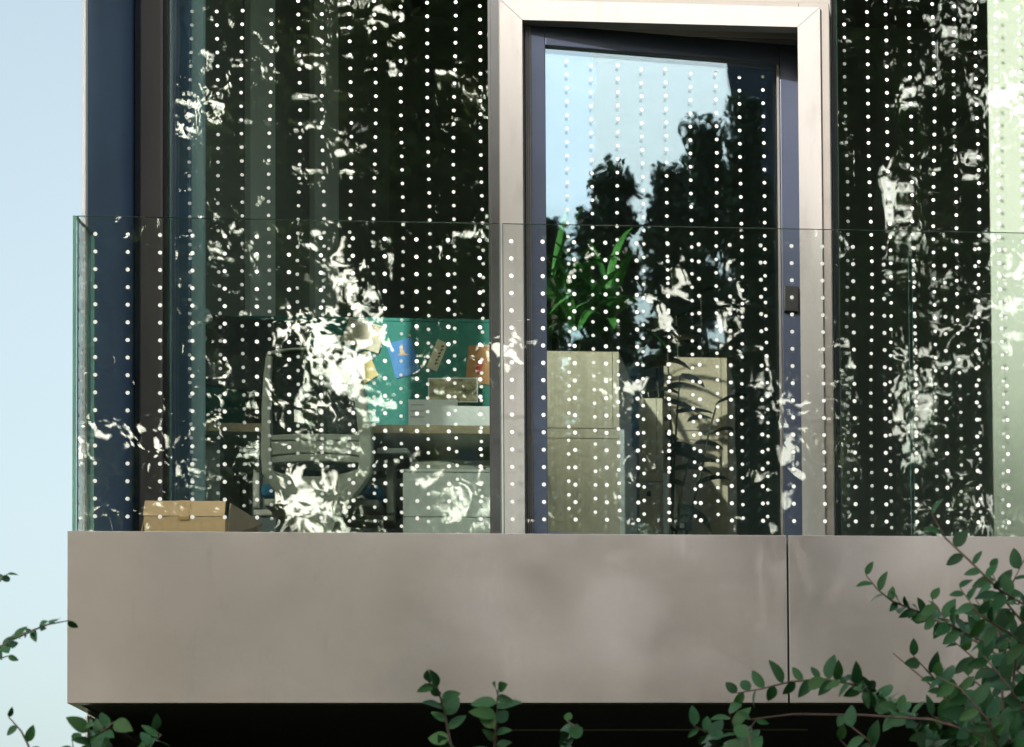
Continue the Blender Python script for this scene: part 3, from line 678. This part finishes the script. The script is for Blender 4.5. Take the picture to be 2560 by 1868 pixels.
def shrub(label, Y, root_px, branches, seed, group=None):
    r = random.Random(seed); rt = at(root_px, 1868, Y); rt.z = -.02
    o = thing('shrub', label, 'shrub', rt, group)
    for br in branches:
        pts, step, size = br[0], br[1], br[2]; t0 = br[3] if len(br) > 3 else 0.0
        yo = r.uniform(-.35, .35)
        P = [at(x, y, Y+yo+.05*i*r.uniform(-1, 1)) for i, (x, y) in enumerate(pts)]     # tip first
        full = P + [P[-1].lerp(rt, .35)+Vector((r.uniform(-.1, .1), 0, 0)), P[-1].lerp(rt, .7), rt+Vector((r.uniform(-.1, .1), r.uniform(-.1, .1), 0))]
        k = len(full); m = MB(); m.tube(full, [.0011+.0024*(i/(k-1))**.7*(1+1.6*(i >= len(P))) for i in range(k)], 6)
        b = m.build('branch', M['twig'], smooth=True); b.parent = o; b.matrix_parent_inverse = Matrix.Translation(o.location).inverted()
        # leaves, alternating, along the part in view
        seg = [(P[i], P[i+1]) for i in range(len(P)-1)]; tot = sum((q-p).length for p, q in seg); s_ = t0*tot; side_ = 1
        while s_ < tot:
            q_ = s_
            for p, q in seg:
                l = (q-p).length
                if q_ <= l: break
                q_ -= l
            pos = p.lerp(q, min(1, q_/l)); ax = (p-q).normalized()
            per = Vector((ax.z, 0, -ax.x))*side_
            d = ax*r.uniform(.25, .8)+per*r.uniform(.7, 1.1)+Vector((0, r.uniform(-.6, .5), r.uniform(-.15, .2)))
            lf = bpy.data.objects.new('leaf', r.choice(LM)); C.objects.link(lf)
            dd = d.normalized(); nrm = Vector((r.uniform(-.7, .7), -1+r.uniform(-.2, .5), r.uniform(-.1, .9))); x = dd.cross(nrm).normalized(); z = x.cross(dd)
            sz = size*r.uniform(.72, 1.18)*(1 if s_ > .02 else .8); wx = sz*r.uniform(.75, 1.15)
            lf.parent = b
            # branch meshes hold world coordinates, so leaves are placed in them directly
            lf.matrix_basis = Matrix(((x.x*wx, dd.x*sz, z.x*sz, pos.x), (x.y*wx, dd.y*sz, z.y*sz, pos.y), (x.z*wx, dd.z*sz, z.z*sz, pos.z), (0, 0, 0, 1)))
            s_ += step*r.uniform(.7, 1.3); side_ = -side_
    return o
LS = .041
SHY = -4.2
right = [
 ([(2330, 1285), (2363, 1345), (2430, 1408), (2495, 1472), (2590, 1530)], .030, LS),
 ([(2560, 1400), (2530, 1460), (2490, 1520), (2500, 1640)], .021, LS),
 ([(2165, 1438), (2195, 1475), (2232, 1504), (2300, 1531), (2385, 1574), (2469, 1620), (2560, 1690)], .0175, LS*.92),
 ([(2270, 1520), (2340, 1545), (2440, 1561), (2580, 1600)], .019, LS),
 ([(2330, 1500), (2370, 1560), (2450, 1600), (2540, 1640)], .021, LS),
 ([(2400, 1470), (2450, 1540), (2520, 1580), (2600, 1640)], .019, LS),
 ([(1842, 1733), (1905, 1722), (1973, 1705), (2058, 1697), (2143, 1714), (2202, 1743), (2278, 1795), (2380, 1868)], .019, LS*1.1),
 ([(1876, 1799), (1982, 1786), (2151, 1788), (2329, 1799), (2460, 1840)], .17, LS*.8),
 ([(2232, 1633), (2304, 1693), (2342, 1726), (2420, 1800), (2440, 1880)], .03, LS, .45),
 ([(2284, 1640), (2330, 1690), (2380, 1750), (2420, 1850)], .022, LS),
 ([(2340, 1690), (2400, 1720), (2470, 1800), (2500, 1880)], .0175, LS*1.05),
 ([(2420, 1690), (2470, 1730), (2530, 1800), (2560, 1880)], .0175, LS*1.1),
 ([(2520, 1640), (2540, 1720), (2560, 1800), (2570, 1880)], .0175, LS*1.1),
 ([(2330, 1790), (2400, 1820), (2480, 1860), (2540, 1890)], .019, LS*1.25),
 ([(2410, 1770), (2440, 1810), (2500, 1850), (2570, 1890)], .019, LS*1.25),
 ([(1735, 1815), (1775, 1835), (1800, 1868), (1830, 1900)], .021, LS*1.05),
 ([(1822, 1775), (1830, 1810), (1850, 1850), (1880, 1900)], .021, LS*1.1),
 ([(1890, 1800), (1870, 1830), (1880, 1880)], .03, LS),
 ([(2130, 1818), (2170, 1850), (2200, 1900)], .030, LS*1.1),
 ([(2100, 1850), (2130, 1880), (2150, 1910)], .03, LS*1.1),
 ([(2290, 1830), (2330, 1850), (2360, 1900)], .021, LS*1.2),
 ([(2440, 1500), (2480, 1560), (2540, 1620), (2600, 1700)], .02, LS*1.1),
 ([(2475, 1420), (2510, 1500), (2560, 1560), (2620, 1640)], .02, LS*1.05),
 ([(2380, 1600), (2440, 1650), (2520, 1700), (2600, 1780)], .02, LS*1.1),
 ([(2460, 1640), (2510, 1700), (2560, 1770), (2600, 1860)], .02, LS*1.2),
 ([(2360, 1740), (2420, 1760), (2500, 1800), (2590, 1860)], .02, LS*1.3),
 ([(2450, 1830), (2500, 1840), (2560, 1860), (2620, 1900)], .02, LS*1.4),
]
shrub('large leafy shrub with arching dark green twigs reaching across the seam between the fascia panels', SHY, 2480, right, 21)
centre = [([(1072, 1706), (1094, 1721), (1111, 1780), (1128, 1868), (1135, 1920)], .019, LS*.95),
          ([(1246, 1722), (1244, 1751), (1240, 1810), (1238, 1868), (1236, 1920)], .019, LS*1.0),
          ([(1418, 1803), (1437, 1816), (1420, 1845), (1403, 1880)], .03, LS*.95)]
shrub('low shrub sending up slender leafy shoots below the middle of the long fascia panel', SHY-.1, 1230, centre, 5)
left = [([(170, 1552), (121, 1561), (80, 1577), (36, 1597), (0, 1618), (-60, 1650)], .036, LS*.75),
        ([(18, 1436), (0, 1452), (-40, 1480)], .02, LS*.7),
        ([(22, 1793), (53, 1828), (71, 1864), (80, 1910)], .028, LS*.8),
        ([(180, 1850), (185, 1880), (190, 1920)], .03, LS*.8), ([(20, 1640), (-10, 1650), (-50, 1670)], .03, LS*.7)]
shrub('sparse shrub with a thin twig pointing at the outer corner of the fascia', SHY+.2, -60, left, 9)
left2 = [([(284, 1806), (255, 1830), (242, 1868), (240, 1920)], .0175, LS*1.0), ([(386, 1826), (402, 1838), (370, 1868), (350, 1920)], .021, LS*.95),
         ([(218, 1812), (228, 1850), (236, 1900)], .021, LS)]
shrub('small shrub with rounded leaves in front of the dark recess by the pale wall edge', SHY, 290, left2, 13)

# ------------------------------------------------------------------ trees behind the camera: they are what the glass mirrors
def tree(x, y, h, cr, zc0, label, seed, nclump=290, per=230, leaf=.152, shape='round', mt='tree_leaf', group=None):
    g = np.random.default_rng(seed); o = thing('tree', label, 'tree', (x, y, 0), group)
    m = MB(); r = random.Random(seed)
    top = h*.92; bend = [r.uniform(-.4, .4) for _ in range(4)]
    tp = [Vector((bend[0]*t*t, bend[1]*t*t, top*t-.02)) for t in (0, .15, .35, .6, .8, 1)]
    m.tube(tp, [.30*h/18*q for q in (1.25, 1, .85, .6, .35, .08)], 10)
    limbs = []
    nl = 16
    for k in range(nl):
        t = .28+.65*k/nl; p = Vector((bend[0]*t*t, bend[1]*t*t, top*t)); an = k*2.4+r.uniform(-.4, .4)
        rr = cr*(.9 if shape == 'round' else .6)*math.sin(math.pi*min(.95, .25+.7*(t-.2)))
        e = p+Vector((math.cos(an)*rr, math.sin(an)*rr, rr*r.uniform(.25, .7)))
        m.tube([p, p.lerp(e, .5)+Vector((0, 0, .15*rr)), e], [.09*h/18, .055*h/18, .015], 6); limbs.append((p, e))
    o2 = m.build('trunk', M['bark'], smooth=True); o2.parent = o
    # clumps of leaves
    cs = []
    H = h-zc0
    while len(cs) < nclump:
        t = g.random(); an = g.random()*2*np.pi
        if shape == 'round': prof = np.sin(np.pi*(t*.86+.10))**.6
        else: prof = (1-t)**.75*.95+.05
        rad = cr*prof*np.sqrt(.12+.88*g.random())
        cs.append((rad*np.cos(an), rad*np.sin(an), zc0+H*t))
    cs = np.array(cs); cl = np.repeat(cs, per, 0); N = len(cl)
    cs_r = (.72 if shape == 'round' else .36)*g.uniform(.55, 1.3, len(cs)); rr = np.repeat(cs_r, per)
    off = g.normal(size=(N, 3)); off /= np.linalg.norm(off, axis=1)[:, None]; off *= (g.random(N)**.45*rr)[:, None]; off[:, 2] *= .7
    P = cl+off; P[:, 2] = np.minimum(P[:, 2], h+.3)
    d = g.normal(size=(N, 3)); d[:, 2] -= .5
    d /= np.linalg.norm(d, axis=1)[:, None]; q = g.normal(size=(N, 3)); s = np.cross(d, q); s /= np.linalg.norm(s, axis=1)[:, None]
    L_ = leaf*g.uniform(.7, 1.4, N)[:, None]; W_ = L_*.33
    V = np.stack([P, P+d*L_*.5+s*W_, P+d*L_, P+d*L_*.5-s*W_], 1).reshape(-1, 3)
    me = bpy.data.meshes.new('crown'); me.vertices.add(4*N); me.vertices.foreach_set('co', V.ravel().astype(np.float32))
    me.loops.add(4*N); me.loops.foreach_set('vertex_index', np.arange(4*N, dtype=np.int32))
    me.polygons.add(N); me.polygons.foreach_set('loop_start', np.arange(0, 4*N, 4, dtype=np.int32))
    me.polygons.foreach_set('loop_total', np.full(N, 4, np.int32))
    me.update(); me.validate(); me.materials.append(M[mt])
    oc = bpy.data.objects.new('crown', me); C.objects.link(oc); oc.parent = o
    return o
TG = 'tall trees mirrored in the windows'
TLb = 'tall broad-crowned tree facing the building, mirrored in the dotted windows and railing'
for i, (x, y, h, cr) in enumerate([(-10.5, -27, 21.5, 4.4), (-3.4, -24.5, 22, 4.4), (1.8, -27.5, 22, 3.9), (-6.8, -33, 25, 5.0), (-16.5, -25, 22, 4.4), (-1, -35, 23, 4.8)]):
    tree(x, y, h, cr, 4.2, TLb, 100+i, group=TG)
TC = 'slender pointed tree mirrored below the sky in the open door'
for i, (x, y, h, cr) in enumerate([(9.6, -42, 18.5, .7), (10.3, -42.5, 18.0, .6), (11.0, -42, 18.3, .7), (11.6, -43, 19.3, .8), (12.4, -42, 19.0, .9), (13.1, -42.5, 20.2, 1.0), (14.0, -43, 20.8, 1.1), (15, -42, 20, 1.2)]):
    tree(x, y, h, cr, 1.2, TC, 200+i, nclump=230, per=170, leaf=.13, shape='cone', mt='cypress_leaf', group='slender trees mirrored in the open door')

for i, (x, y, h, cr) in enumerate([(9.5, -47, 16.2, 3.4), (14.0, -48, 17.4, 3.6), (19, -47, 17, 3.6)]):
    tree(x, y, h, cr, 1.5, 'round tree behind the slender trees mirrored in the open door', 300+i, nclump=200, group='round trees behind the slender ones')
tw = thing('added_sky_blocker_tower', 'dark tower added out of view to block the sky mirrored in the open door', 'building', (32, -76, 0))  # added behind the camera to keep sky out of the door's reflection
TX = 20.4
box('wall', (TX, -84, 0), (TX+24, -68, 44), M['navy'], tw, 0)
for k in range(14):
    for j in range(8): box('window', (TX+1+j*2.9, -67.99, 1+k*3.05), (TX+3.2+j*2.9, -67.95, 2.9+k*3.05), M['gasket'], tw, 0)
